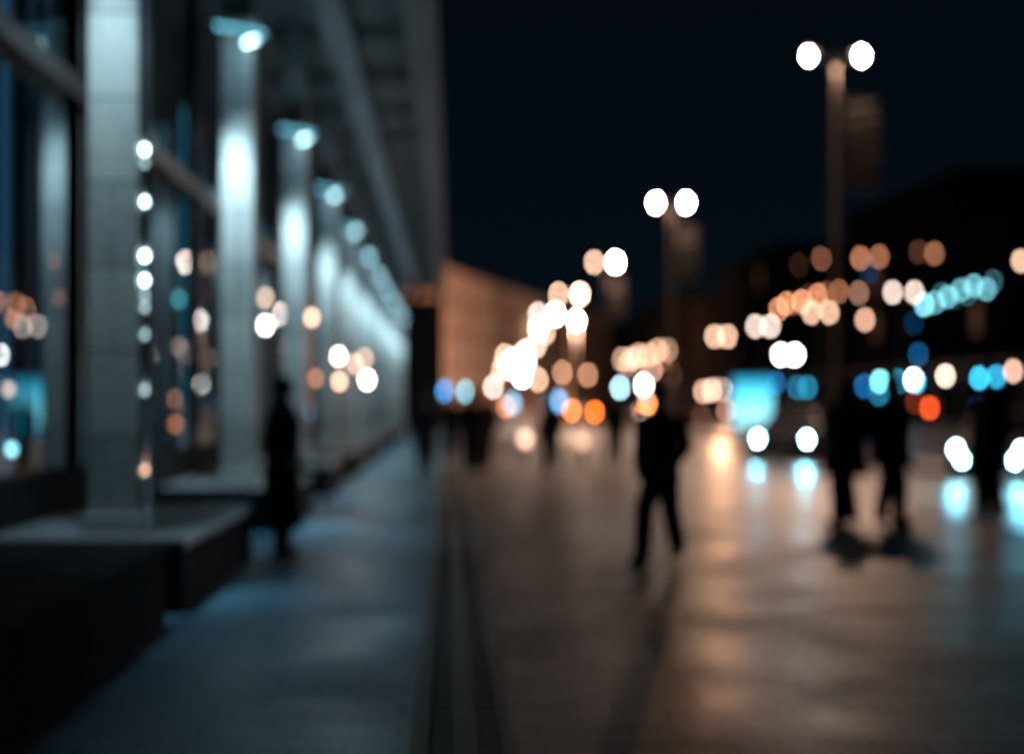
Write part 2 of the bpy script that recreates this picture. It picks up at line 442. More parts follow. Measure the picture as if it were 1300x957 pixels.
# lower white lamps of the near kerb, far down the street
for k, (y, r, s) in enumerate(((81, .14, 5), (118, .19, .8), (140, .22, .75), (160, .25, 1.3), (182, .28, .9), (205, .3, .8))):
    t = thing('kerb_lamp', '%s white globe lamp on the kerb, far down the street' % ORD[k], 'street lamp', (7.25, y, 0), group='white globe lamps along the near kerb')
    MB().tube([(0, 0, -.1), (0, 0, .4), (0, 0, 6.0)], [.12, .09, .05], 10).build('pole', pole_m, t, True)
    MB().sphere((0, 0, 6.0 + r * .8), r, 16, 10).build('globe', glow('kerb_globe_%d' % k, (1, .9, .82) if k in (0, 3) else (1, .70, .53), bright(s, r, y)), t, True)
    MB().tube([(0, 0, 6.0 + r * 1.7), (0, 0, 6.0 + r * 2.1)], [r * .6, .03], 12).build('cap', pole_m, t)
    if k == 0: lamp('lamp_beam', 'SPOT', (0, 0, 5.7), 2500, (1, .62, .4), t, .2, 166, .3, aim=(0, 0, -1))

# short white lamp pair
twin_lamp('short twin lamp with two white globes at the far kerb', (20.2, 84.8, 0), 4.3, .42, .15, glow('short_white', (1, .93, .88), bright(2.2, .15, 85)), None, 1.2, False, 0, 'post_lamp')

for k, (px, py, y, B, col, lab) in enumerate((
    (641, 452, 150, .75, WARM, 'peach globe lamp on a tall post, upper left of the bright central cluster'),
    (626, 491, 110, .8, (1, .78, .68), 'cream globe lamp on a low post, lowest and leftmost of the central cluster'),
    (668, 446, 160, 1.1, (1, .80, .68), 'white globe lamp on a tall post at the top of the central cluster'),
    (648, 467, 140, 1.6, (1, .9, .84), 'white globe lamp in the heart of the central cluster, left one'),
    (663, 478, 126, 4.0, (1, .93, .88), 'brightest white globe lamp at the foot of the central cluster'),
    (668, 460, 146, 1.8, (1, .92, .86), 'white globe lamp in the heart of the central cluster, right one'),
    (683, 482, 118, .75, WARM, 'peach globe lamp on a low post at the right foot of the central cluster'),
    (692, 422, 150, .8, WARM, 'peach globe lamp on a tall post above the central cluster'),
    (637, 470, 170, .7, WARM, 'peach globe lamp partly hidden behind the central cluster, left side'),
    (714, 473, 130, .42, (1, .5, .3), 'amber globe lamp, first of two right of the central cluster'),
    (746, 476, 128, .42, (1, .46, .27), 'amber globe lamp, second of two right of the central cluster'))):
    p = at(px, py, y); r = .03 + y * .0013
    t = thing('post_lamp', lab, 'street lamp', (p.x, p.y, 0 if p.x < KX else -.142), group='globe lamps at the end of the street')
    z = p.z - t.location.z
    MB().tube([(0, 0, 0), (0, 0, .4), (0, 0, z - r * .9)], [.1, .08, .05], 10).build('pole', pole_m, t, True)
    MB().sphere((0, 0, z), r, 14, 10).build('globe', glow('post_globe_%d' % k, col, bright(B, r, y)), t, True)
    MB().tube([(0, 0, z + r * .85), (0, 0, z + r * 1.15)], [r * .6, r * .3], 12).build('cap', pole_m, t)

# ------------------------------------------------------------------ pendants and screens added in place of reflections in the glass front
IX = -4.3
for k, (px, py, B, col, lab) in enumerate((
    (251, 337, 4, (1, .9, .84), 'brilliant white pendant lamp inside the glass between the first and second columns'),
    (262, 341, .55, WARM, 'peach pendant lamp close behind the brilliant white one inside the glass'),
    (255, 373, .18, DO_IN, 'dim amber pendant lamp hanging lower inside the glass between the first two columns'),
    (228, 440, .16, (.9, .62, .5), 'faint rosy pendant lamp low inside the glass between the first two columns'),
    (221, 506, .22, DO_IN, 'amber pendant lamp lowest inside the glass beside the light strip, upper one'),
    (223, 538, .3, (1, .32, .12), 'orange pendant lamp lowest inside the glass beside the light strip, lower one'),
    (227, 380, .3, (.12, .6, .66), 'teal pendant lamp inside the glass between the first two columns'),
    (337, 378, .75, WARM, 'peach pendant lamp inside the glass between the second and third columns'),
    (337, 413, 3.2, (1, .9, .85), 'white pendant lamp inside the glass between the second and third columns'),
    (345, 405, .6, WARM, 'peach pendant lamp beside the white one between the second and third columns'),
    (396, 403, 1.0, WARM, 'peach pendant lamp hanging from the canopy before the fourth column'),
    (396, 522, .5, (.02, .42, .72), 'blue pendant lamp low inside the glass between the third and fourth columns'),
    (401, 480, .3, DO_IN, 'amber pendant lamp hanging low from the canopy before the fourth column'),
    (430, 452, 2.2, (1, .82, .72), 'cream pendant lamp hanging from the canopy just past the fourth column'),
    (431, 484, .9, WARM, 'peach pendant lamp hanging lower than the cream one just past the fourth column'),
    (450, 462, .6, WARM, 'peach pendant lamp hanging from the canopy between the cream and the white ones'),
    (466, 482, 2.6, (1, .9, .85), 'white pendant lamp hanging from the canopy in front of the far columns'),
    (463, 455, .5, WARM, 'peach pendant lamp hanging higher than the white one in front of the far columns'),
    (66, 332, .28, DO_IN, 'amber pendant lamp highest inside the first glass bays'),
    (38, 332, .09, DO_IN, 'faint amber pendant lamp highest inside the first glass bays, left of a clearer one'),
    (37, 376, .45, DO_IN, 'amber pendant lamp in the middle row inside the first glass bays'),
    (76, 378, .12, DO_IN, 'faint amber pendant lamp in the middle row inside the first glass bays'),
    (38, 404, .95, WARM, 'peach pendant lamp in the low row inside the first glass bays'),
    (15, 405, .6, DO_IN, 'amber pendant lamp in the low row at the picture edge inside the glass'),
    (36, 458, .3, (.7, .8, .8), 'grey white pendant lamp inside the first glass bays above the cyan screen'),
    (11, 494, .8, WARM, 'peach pendant lamp beside the cyan screen inside the glass'),
    (15, 570, 1.4, (.35, .85, 1.0), 'cyan white pendant lamp hanging below the cyan screen inside the glass'))):
    lx = -1.9 if px > 385 and py < 500 else IX
    y = lx * F / (px - VX)
    p = at(px, py, y); r = .02 + y * .0015
    t = thing('pendant_lamp', lab, 'pendant lamp', (p.x, p.y, p.z), group='pendant lamps behind the glass front' if lx == IX else 'pendant lamps under the canopy')
    MB().tube([(0, 0, r * .9), (0, 0, ROOF - p.z - (.01 if lx == IX else -.1))], .008, 6).build('cord', dark_metal, t)
    MB().tube([(0, 0, r * .8), (0, 0, r * 1.3)], [r * .5, r * .25], 10).build('cap', dark_metal, t)
    MB().sphere((0, 0, 0), r, 14, 10).build('globe', glow('pendant_%d' % k, col, bright(B, r, y)), t, True)
for (px, py, w, h, yb, col, B, lab) in (
    (45, 520, .30, .55, 14.6, (.0, .52, .78), .9, 'glowing cyan screen on a stand inside the first glass bays'),
    (252, 505, .22, .6, 24.0, (.08, .35, .42), .16, 'dim teal screen on a stand inside the glass between the first two columns')):
    p = at(px, py, yb)
    t = thing('display_screen', lab, 'screen', (p.x, p.y, .25))  # screen added for a cyan glow behind the glass
    z = p.z - .25
    MB().box((0, 0, .02), (.3, .3, .04), bevel=.008).build('base', dark_metal, t)
    MB().tube([(0, .03, .04), (0, .03, z)], .025, 10).build('stand', dark_metal, t)
    MB().box((0, 0, z), (w + .06, .05, h + .06), bevel=.01).build('case', dark_metal, t)
    MB().box((0, -.031, z), (w, .008, h)).build('panel', glow('screen_%d' % int(px), col, B, True), t)

for k, (px, col, lab) in enumerate((  # tubes added for blue and teal streaks and glow behind the glass
    (7, (.02, .07, .13), 'blue upright tube light at the picture edge inside the first glass bays'),
    (57, (.02, .08, .17), 'blue upright tube light inside the first glass bays, left of the broad column'),
    (236, (.03, .20, .30), 'teal upright tube light inside the glass between the first two columns'),
    (350, (.03, .20, .32), 'teal upright tube light inside the glass before the third column'))):
    y = -4.6 * F / (px - VX)
    t = thing('tube_light', lab, 'tube light', (-4.6, y, .25), group='upright tube lights behind the glass front')
    MB().tube([(0, 0, 0), (0, 0, .12)], .09, 14).build('base', dark_metal, t)
    MB().tube([(0, 0, .12), (0, 0, 6.4)], .05, 12).build('tube', glow('tube_light_%d' % k, col, 1.3 + .35 * (k % 2)), t, True)
    MB().tube([(0, 0, 6.4), (0, 0, 6.5)], .06, 12).build('cap', dark_metal, t)

# ------------------------------------------------------------------ warm bollard lamps on the plaza
for k, (px, py, y, s, r) in enumerate(((667, 557, 33, .85, .12), (740, 560, 34, .38, .12), (711, 560, 36, .08, .1))):
    p = at(px, py, y)
    t = thing('bollard_lamp', ['bright warm globe bollard lamp standing on the plaza', 'dimmer warm globe bollard lamp on the plaza, nearer the road', 'faint bollard lamp between the two brighter ones'][k], 'bollard lamp', (p.x, p.y, 0), group='warm bollard lamps on the plaza')
    MB().tube([(0, 0, 0), (0, 0, .06), (0, 0, .07), (0, 0, p.z - r * .8)], [.11, .11, .06, .055], 14).build('post', dark_metal, t, True)
    MB().sphere((0, 0, p.z), r, 16, 12).build('globe', glow('bollard_%d' % k, (1.0, .60, .42), bright(s, r, y), True), t, True)
    MB().tube([(0, 0, p.z + r * .85), (0, 0, p.z + r * 1.15)], [r * .6, r * .3], 14).build('cap', dark_metal, t)

# ------------------------------------------------------------------ lit advertising box on the median
p = at(955, 511, 88.0); LB = 1.55
t = thing('advert_lightbox', 'glowing cyan advertising lightbox standing at the far side of the road', 'lightbox', (p.x, p.y, 0.0))
MB().box((0, .06, p.z), (2.65, .2, 3.2), bevel=.03).build('case', dark_metal, t)
MB().box((0, .05, .02), (1.6, .3, .26), bevel=.02).build('foot', dark_metal, t)
def panel_mat():
    m, nt, out = new_mat('lightbox_poster')
    e = nt.nodes.new('ShaderNodeEmission')
    tc = nt.nodes.new('ShaderNodeTexCoord'); sp = nt.nodes.new('ShaderNodeSeparateXYZ')
    nt.links.new(tc.outputs['Generated'], sp.inputs['Vector'])
    cr = nt.nodes.new('ShaderNodeValToRGB')
    E = cr.color_ramp.elements
    E[0].position = 0; E[0].color = (.45, .92, .95, 1); E[1].position = 1; E[1].color = (0, .30, .55, 1)
    q = E.new(.65); q.color = (.12, .72, .92, 1)
    nt.links.new(sp.outputs['Z'], cr.inputs['Fac']); nt.links.new(cr.outputs['Color'], e.inputs['Color'])
    e.inputs['Strength'].default_value = 1.7
    nt.links.new(e.outputs['Emission'], out.inputs['Surface'])
    return m
MB().box((0, -.055, p.z), (2.4, .02, 2.9)).build('poster', panel_mat(), t)

# ------------------------------------------------------------------ wall lamps, shop lights and illuminated signs of the far shops
FX = 25.0
def wall_lamp(px, py, col, strength, label, r=None, X=FX, cat='wall lamp', group='lamps on the far shopfronts'):
    y = (X - .28) * F / (px - VX)
    p = at(px, py, y)
    r = r or (.03 + y * .0013)
    t = thing('wall_lamp', label, cat, (X, p.y, p.z), group=group)
    MB().tube([(.0, 0, .1), (-.16, 0, .16 + r), (-.28, 0, r)], .02, 8).build('bracket', dark_metal, t)
    MB().box((-.015, 0, .1), (.03, .14, .2), bevel=.008).build('mount', dark_metal, t)
    key = 'w%02d%02d%02d_%d' % (int(col[0] * 99), int(col[1] * 99), int(col[2] * 99), int(strength * 10))
    MB().sphere((-.28, 0, 0), r, 14, 10).build('globe', glow(key + '_%d' % int(y), col, bright(strength / 42.0, r, y)), t, True)
    return t
DO = (1.0, .40, .20)
rows = [
 (1016, 336, DO, 4, 'faint amber lamp high on the far facade, first of the upper row'),
 (1043, 327, DO, 13, 'amber lamp high on the far facade, second of the upper row'),
 (1092, 328, DO, 13, 'amber lamp high on the far facade, third of the upper row'),
 (1116, 326, DO, 10, 'amber lamp high on the far facade, fourth of the upper row'),
 (1166, 320, DO, 2, 'dim amber lamp high on the far facade, fifth of the upper row'),
 (1186, 322, DO, 9, 'amber lamp high on the far facade, last of the upper row'),
 (1064, 370, DO, 14, 'orange lamp at the head of the slanting row on the far facade'),
 (1090, 372, (1, .5, .34), 9, 'pale orange lamp just past the slanting row'),
 (1098, 406, (1, .55, .38), 24, 'single peach lamp hanging below the slanting row'),
 (985, 486, BLUE, 14, 'deep blue lamp over the shops, beside the lightbox'),
 (1012, 492, CYAN, 7, 'dim cyan lamp over the shops, first of a close pair'),
 (1025, 492, CYAN, 9, 'dim cyan lamp over the shops, second of a close pair'),
 (1097, 490, BLUE, 18, 'blue lamp beside the pale mint one over the shops'),
 (1117, 484, (.25, .85, .85), 38, 'pale mint lamp over the shops'),
 (1116, 500, CYAN, 8, 'small cyan lamp just below the pale mint one'),
 (1131, 485, CYAN, 14, 'cyan lamp between the mint and the white lamps, nearer the mint'),
 (1141, 484, CYAN, 14, 'cyan lamp between the mint and the white lamps, nearer the white'),
 (1160, 482, (1, .92, .85), 110, 'bright white lamp over the shops with cyan neighbours'),
 (1166, 450, BLUE, 12, 'blue lamp above the bright white one'),
 (1162, 484, CYAN, 40, 'cyan lamp tucked behind the bright white one'),
 (1200, 477, (1, .70, .56), 42, 'peach lamp alone right of the bright white one'),
 (1243, 480, CYAN, 34, 'strong cyan lamp, first of two before the last peach lamp'),
 (1265, 478, CYAN, 22, 'cyan lamp, second of two before the last peach lamp'),
 (1286, 471, (1, .58, .42), 30, 'last peach lamp at the picture edge over the shops'),
 (1239, 519, BLUE, 4, 'faint blue lamp low on the shopfront below the cyan pair'),
 (1180, 518, (1, .10, .02), 30, 'red lamp low on the shopfront'),
 (1162, 510, (1, .12, .04), 4, 'faint red lamp beside the strong red one'),
 (1104, 345, BLUE, 3, 'faint blue lamp between the amber rows'),
 (1160, 410, BLUE, 3, 'faint blue lamp under the teal light string'),
 (1000, 524, (.5, .7, .7), 3, 'faint grey lamp low on the shopfront beside the lightbox'),
 (1021, 522, (.5, .7, .7), 4, 'faint grey lamp low on the shopfront, farther from the lightbox'),
 (893, 497, (1, .55, .38), 24, 'peach lamp, first of three over the farthest shops'),
 (904, 495, (1, .6, .44), 26, 'peach lamp, second of three over the farthest shops'),
 (916, 494, (1, .72, .6), 30, 'peach lamp, third of three over the farthest shops'),
 (922, 521, (1, .45, .3), 12, 'orange rimmed lamp below the three peach lamps'),
 (890, 530, (1, .40, .2), 5, 'dim orange lamp low beside the three peach lamps'),
 (787, 492, (.45, .75, .9), 40, 'pale blue lamp at the far end of the shops'),
 (817, 488, (1, .96, .94), 190, 'brilliant white lamp at the far end of the shops'),
 (842, 455, DO, 10, 'amber lamp high at the far end of the shops, first'),
 (833, 446, DO, 10, 'amber lamp high at the far end of the shops, second'),
 (852, 475, DO, 10, 'amber lamp high at the far end of the shops, third'),
 (796, 463, (1, .55, .38), 18, 'peach lamp high at the far end of the shops, first'),
 (808, 455, (1, .5, .34), 14, 'peach lamp high at the far end of the shops, second'),
 (828, 470, (1, .55, .4), 18, 'peach lamp high at the far end of the shops, third'),
]
for (px, py, col, s, lab) in rows:
    wall_lamp(px, py, col, s, lab)

def light_string(label, pts, col, strength, r, X, name='light_string'):
    y0 = (X - .3) * F / (pts[0][0] - VX)
    t = thing(name, label, 'light string', (X - .3, y0, at(pts[0][0], pts[0][1], y0).z))
    P = []
    for px, py in pts:
        y = (X - .3) * F / (px - VX); P.append(at(px, py, y) - Vector(t.location))
    MB().tube([p + Vector((0, 0, r + .01)) for p in P], .012, 6).build('cable', dark_metal, t)
    for i, p in enumerate(P):
        yy = p.y + t.location.y
        kk = (3.0 if name == 'light_string' else 1.5) if i == 0 else (.12, 1.5, .35, 1.9)[i % 4]
        q = bright(strength * kk, r, yy)
        MB().sphere(p, r, 10, 8).build('bulb', glow('%s_%d' % (name, i), col, q), t)
pts = [(1173, 387)] + [(1187 + 8.2 * i, 380 - 2.2 * i + (4, -4, 1, 5, -3)[i % 5]) for i in range(10)]
light_string('sagging string of teal bulbs along the far facade', pts, (.20, .62, .70), .28, .09, FX)
pts = [(988 + 10 * i, 391 - 3.4 * i + (2, -2, 1)[i % 3]) for i in range(7)]
light_string('slanting string of amber bulbs along the far facade', pts, DO, .30, .12, FX, 'bulb_string')

# blue and teal illuminated direction signs near the end of the plaza
for k, (px, py, y, w, col, s, lab) in enumerate((
    (565, 496, 62, .34, (.02, .22, .5), 10, 'deep blue glowing sign on a post by the end of the canopy'),
    (592, 497, 66, .34, (.16, .50, .62), 11, 'teal glowing sign on a post near the end of the canopy'),
    (650, 512, 84, .5, (.10, .36, .5), 9, 'grey blue glowing sign on a post beyond the bollard lamps'),
    (695, 519, 74, .5, (.01, .15, .32), 9, 'dark blue glowing sign on a post beyond the bollard lamps'),
    (708, 509, 92, .5, (.05, .35, .7), 9, 'bright blue glowing sign on a post by the amber car lights'),
    (825, 500, 88, .4, (.01, .12, .35), 5, 'faint blue glowing sign on a post by the road'))):
    p = at(px, py, y)
    t = thing('post_sign', lab, 'sign', (p.x, p.y, 0), group='glowing signs on posts')
    MB().tube([(0, 0, 0), (0, 0, p.z)], .035, 10).build('post', dark_metal, t)
    MB().box((0, -.05, p.z), (w, .06, w), bevel=.015).build('case', dark_metal, t)
    MB().box((0, -.088, p.z), (w - .06, .012, w - .06)).build('panel', glow('sign_%d' % k, col, bright(s / 8.0, w * .5, y)), t)

# ------------------------------------------------------------------ cars
def ring(y, hw, z0, z1, tuck=.06, ch=.10):
    return [(-hw + tuck, y, z0), (hw - tuck, y, z0), (hw, y, z0 + ch), (hw, y, (z0 + z1) / 2), (hw - .03, y, z1 - .05), (hw - .12, y, z1), (-hw + .12, y, z1), (-hw + .03, y, z1 - .05), (-hw, y, (z0 + z1) / 2), (-hw, y, z0 + ch)]
def make_car(label, loc, rz, paint, head=None, tail=None, hl=(-1, 1), tall=0.0, beam=300, fog=False):
    t = thing('parked_car' if False else 'car', label, 'car', loc, rz, 'cars on the road')
    # local front = -Y
    b = MB()
    b.loft([ring(-2.12, .62, .34, .62), ring(-2.05, .80, .24, .70), ring(-1.7, .88, .2, .78), ring(-.9, .90, .19, .92), ring(0, .90, .19, .95), ring(1.2, .90, .19, .96), ring(1.85, .86, .22, .93), ring(2.08, .78, .3, .82), ring(2.13, .66, .4, .7)])
    def cab(y, hw, z): return [(-hw, y, z), (hw, y, z)]
    hz = 1.44 + tall
    ca = [[(-.80, -.95, .93), (.80, -.95, .93), (.80, 1.65, .93), (-.80, 1.65, .93)],
          [(-.62, -.28, hz - .06), (.62, -.28, hz - .06), (.62, 1.15, hz - .06), (-.62, 1.15, hz - .06)],
          [(-.54, -.15, hz), (.54, -.15, hz), (.54, 1.0, hz), (-.54, 1.0, hz)]]
    b.loft(ca)
    b.build('body', paint, t)
    def pane(name, q, off):
        n = (Vector(q[1]) - Vector(q[0])).cross(Vector(q[2]) - Vector(q[0])).normalized()
        c = sum((Vector(v) for v in q), Vector()) / 4
        if n.dot(c - Vector((0, .3, 1.0))) < 0: n = -n
        MB().quad(*[c + (Vector(v) - c) * .86 + n * off for v in q]).build(name, car_glass, t)
    A, B = ca[0], ca[1]
    pane('windscreen', (A[0], A[1], B[1], B[0]), .006); pane('rear_window', (A[2], A[3], B[3], B[2]), .006)
    for s in (1, 3):
        pane('side_window', (A[s], A[(s + 1) % 4], B[(s + 1) % 4], B[s]), .006)
    for sx in (-1, 1):
        for y in (-1.32, 1.32):
            w = MB().tube([(sx * .72, y, .32), (sx * .78, y, .32), (sx * .88, y, .32), (sx * .915, y, .32)], [.29, .32, .32, .29], 20).build('wheel', rubber, t)
            MB().tube([(sx * .90, y, .32), (sx * .925, y, .32)], [.2, .17], 14).build('rim', steel, w)
        MB().sphere((sx * .98, -.72, 1.0), .09, 10, 8, (1.2, .6, .8)).build('mirror', paint, t)
        MB().sphere((sx * .64, -2.07, .64), .07, 14, 10, (1.15, .5, .9)).build('headlight', head or car_glass, t, True)
        MB().box((sx * .66, 2.08, .76), (.26, .07, .13), bevel=.02).build('tail_light', tail or mat('tail_lens', (.2, .01, .01), .2), t)
    if head:
        for sx in hl: lamp('headlight_beam', 'SPOT', (sx * .64, -2.2, .62), beam, (.16, .72, 1.0), t, .07, 34, 1.0, aim=(0, -1, -.08))
        if fog: MB().sphere((-.52, -2.135, .44), .05, 12, 8, (1.2, .5, .9)).build('fog_light', head, t, True); MB().sphere((.52, -2.135, .44), .05, 12, 8, (1.2, .5, .9)).build('fog_light', head, t, True)
    MB().box((0, -2.12, .5), (.7, .04, .14), bevel=.01).build('grille', dark_metal, t)
    MB().box((0, -2.146, .38), (.46, .012, .1)).build('number_plate', mat('plate', (.5, .5, .48), .5), t)
    return t
hl = glow('headlight', (.42, .90, 1.0), 110, True)
hl2 = glow('headlight_far', (.9, .95, 1.0), 20)
def place_car(px, y, rz, *a):
    x = (px - VX) * y / F
    make_car(a[0], (x - 2.06 * math.sin(rz), y + 2.06 * math.cos(rz), -.142), rz, *a[1:])
place_car(993, 38.0, math.radians(-24), 'dark car with cyan white headlights beside the glowing lightbox', paint_a, hl)
place_car(1255, 29.5, math.radians(-30), 'dark car with cyan white headlights at the picture edge', paint_b, hl, None, (-1, 1), 0.0, 110, True)
aml = glow('amber_light', (1.0, .20, .02), 7); aml2 = glow('amber_light_b', (1.0, .42, .2), 14)
make_car('distant car with two amber lights, left of the short white lamps', (8.5, 98, -.142), PI, paint_b, None, aml)
make_car('distant car with small amber lights, far down the road', (7.9, 176, -.142), PI, paint_a, None, aml)
make_car('distant car with orange lights on the far carriageway', (14.2, 100, -.142), PI, paint_a, None, aml)
make_car('dark car waiting on the far carriageway behind the lightbox', (14.5, 56, -.142), PI, paint_b, None, None)

# orange traffic signal lamps near the end of the street
for k, (px, py, y, r, s, lab) in enumerate((
    (642, 516, 96, .14, 9, 'dull orange traffic beacon left of the bright pair'),
    (726, 521, 72, .11, 18, 'amber traffic beacon, left one of the bright pair'),
    (755, 523, 70, .11, 24, 'deep orange traffic beacon, right one of the bright pair'),
    (822, 512, 84, .12, 22, 'amber traffic beacon under the brilliant white lamp, higher one'),
    (815, 528, 60, .1, 16, 'orange traffic beacon under the brilliant white lamp, lower one'))):
    p = at(px, py, y)
    t = thing('traffic_beacon', lab, 'beacon', (p.x, p.y, -.0 if p.x < KX else -.142), group='orange traffic beacons on the road')
    z = p.z - t.location.z
    MB().tube([(0, 0, 0), (0, 0, .08), (0, 0, .1), (0, 0, z - r)], [.2, .2, .05, .05], 12).build('post', dark_metal, t)
    MB().sphere((0, 0, z), r, 14, 10).build('lens', glow('beacon_%d' % k, (1.0, .17, .015) if k in (2, 4) else (1.0, .30, .08), bright(s / 22.0, r, y)), t, True)
    MB().tube([(0, 0, z + r * .9), (0, 0, z + r * 1.2)], [r * .5, r * .3], 12).build('cap', dark_metal, t)

# ------------------------------------------------------------------ far buildings
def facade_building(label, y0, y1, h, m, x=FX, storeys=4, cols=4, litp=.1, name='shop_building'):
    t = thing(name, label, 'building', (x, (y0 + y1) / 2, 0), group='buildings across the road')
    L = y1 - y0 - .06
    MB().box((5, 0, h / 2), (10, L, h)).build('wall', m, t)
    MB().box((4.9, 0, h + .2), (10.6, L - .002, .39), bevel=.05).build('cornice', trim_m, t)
    MB().box((-.12, 0, 3.9), (.234, L - .1, .3)).build('shop_fascia', trim_m, t)
    n = cols; dw = L / n
    for k in range(n):
        yc = -L / 2 + dw * (k + .5)
        f = MB().box((-.03, yc, 1.75), (.1, dw * .78, 3.1)).build('shop_window', dark_metal, t)
        MB().box((-.085, yc, 1.8), (.012, dw * .72, 2.8)).build('pane', win_dark, f)
        for s in range(1, storeys):
            zc = 4.6 + (h - 4.8) * (s - .5) / (storeys - 1)
            f = MB().box((-.03, yc, zc), (.1, min(1.3, dw * .5), 1.8)).build('window', trim_m, t)
            MB().box((-.085, yc, zc), (.012, min(1.1, dw * .42), 1.6)).build('pane', win_lit if random.random() < litp else win_dark, f)
    return t
win_lit = glow('window_lit', (1.0, .5, .3), .06)
yy = 38
for k, (w, h) in enumerate(((17, 11.5), (14, 10.2), (20, 12.5), (18, 11), (24, 13), (26, 11.5), (30, 13), (34, 12))):
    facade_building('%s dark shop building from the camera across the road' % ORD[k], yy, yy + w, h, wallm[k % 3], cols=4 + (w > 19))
    yy += w
# curved warm facade that closes the street
cm = mat('curved_facade_plaster', (.34, .27, .235), .85, var=.15, scale=.15)
cb = thing('curved_building', 'curved pale building with warm lit facade closing the end of the street', 'building', (2, 150, 0))
arc = []
for k in range(13):
    u = k / 12
    arc.append(Vector((-6 + 34 * u ** 1.15, 128 + 118 * u ** .9, 0)))
mb = MB()
rr = []
for a, off in ((arc, Vector((0, 0, 0))),):
    for q in a:
        nn = Vector((-.9, .45, 0)).normalized() * 9
        rr.append([q + Vector((0, 0, 0)), q + nn, q + nn + Vector((0, 0, 15.6)), q + Vector((0, 0, 15.6))])
mb.loft(rr); rel(mb.build('wall', cm), cb)
mb = MB()
mb.loft([[q + Vector((.25, -.3, 15.62)), q + Vector((-.6, .5, 15.62)), q + Vector((-.6, .5, 16.2)), q + Vector((.25, -.3, 16.2))] for q in arc])
rel(mb.build('cornice', cm), cb)
for k in range(12):
    a, b = arc[k], arc[k + 1]
    d = (b - a).normalized(); nrm = Vector((d.y, -d.x, 0))
    for s in range(4):
        for u in (.25, .75):
            c = a.lerp(b, u) + nrm * .03
            z = 2.2 + 3.5 * s
            q = [c - d * .6 + Vector((0, 0, z - .9)), c + d * .6 + Vector((0, 0, z - .9)), c + d * .6 + Vector((0, 0, z + .9)), c - d * .6 + Vector((0, 0, z + .9))]
            rel(MB().quad(*q).build('window', win_dark), cb)
for k, (q, e, d) in enumerate(((Vector((-1.0, 104, .4)), 30000, (.05, 1, .22)), (Vector((9.0, 128, .4)), 18000, (.12, 1, .22)))):
    t = thing('ground_floodlight', ['warm floodlight on the ground aimed at the curved building, by the canopy end', 'warm floodlight on the ground aimed at the curved building, nearer the road'][k], 'floodlight', (q.x, q.y, 0 if q.x < KX else -.142))
    MB().box((0, 0, .04), (.4, .3, .08), bevel=.01).build('base', dark_metal, t)
    MB().box((0, .03, .2), (.36, .16, .22), bevel=.02).build('housing', dark_metal, t)
    MB().box((0, .115, .2), (.3, .008, .16)).build('lens', glow('flood_lens', (1, .7, .5), 4), t)
    lamp('flood_beam', 'SPOT', (0, .2, .3), e * 4.5, (1.0, .46, .25), t, .15, 120, .8, aim=d)

# ------------------------------------------------------------------ people
def skin_body(J, E, R, name, parent, mats, split):
    me = bpy.data.meshes.new(name)
    keys = list(J)
    me.from_pydata([J[k] for k in keys], [(keys.index(a), keys.index(b)) for a, b in E], [])
    o = bpy.data.objects.new(name, me); C.objects.link(o)
    md = o.modifiers.new('skin', 'SKIN'); md.use_smooth_shade = True
    sub = o.modifiers.new('sub', 'SUBSURF'); sub.levels = 1; sub.render_levels = 1
    sv = me.skin_vertices[0].data
    for i, k in enumerate(keys):
        r = R[k]; sv[i].radius = r if hasattr(r, '__len__') else (r, r)
        sv[i].use_root = (k == 'pelvis')
    dg = bpy.context.evaluated_depsgraph_get()
    ev = o.evaluated_get(dg)
    nm = bpy.data.meshes.new_from_object(ev)
    o.modifiers.clear(); o.data = nm
    bpy.data.meshes.remove(me)
    nm.materials.clear()
    for m in mats: nm.materials.append(m)
    for f in nm.polygons: f.use_smooth = True
    o.parent = parent
    return o

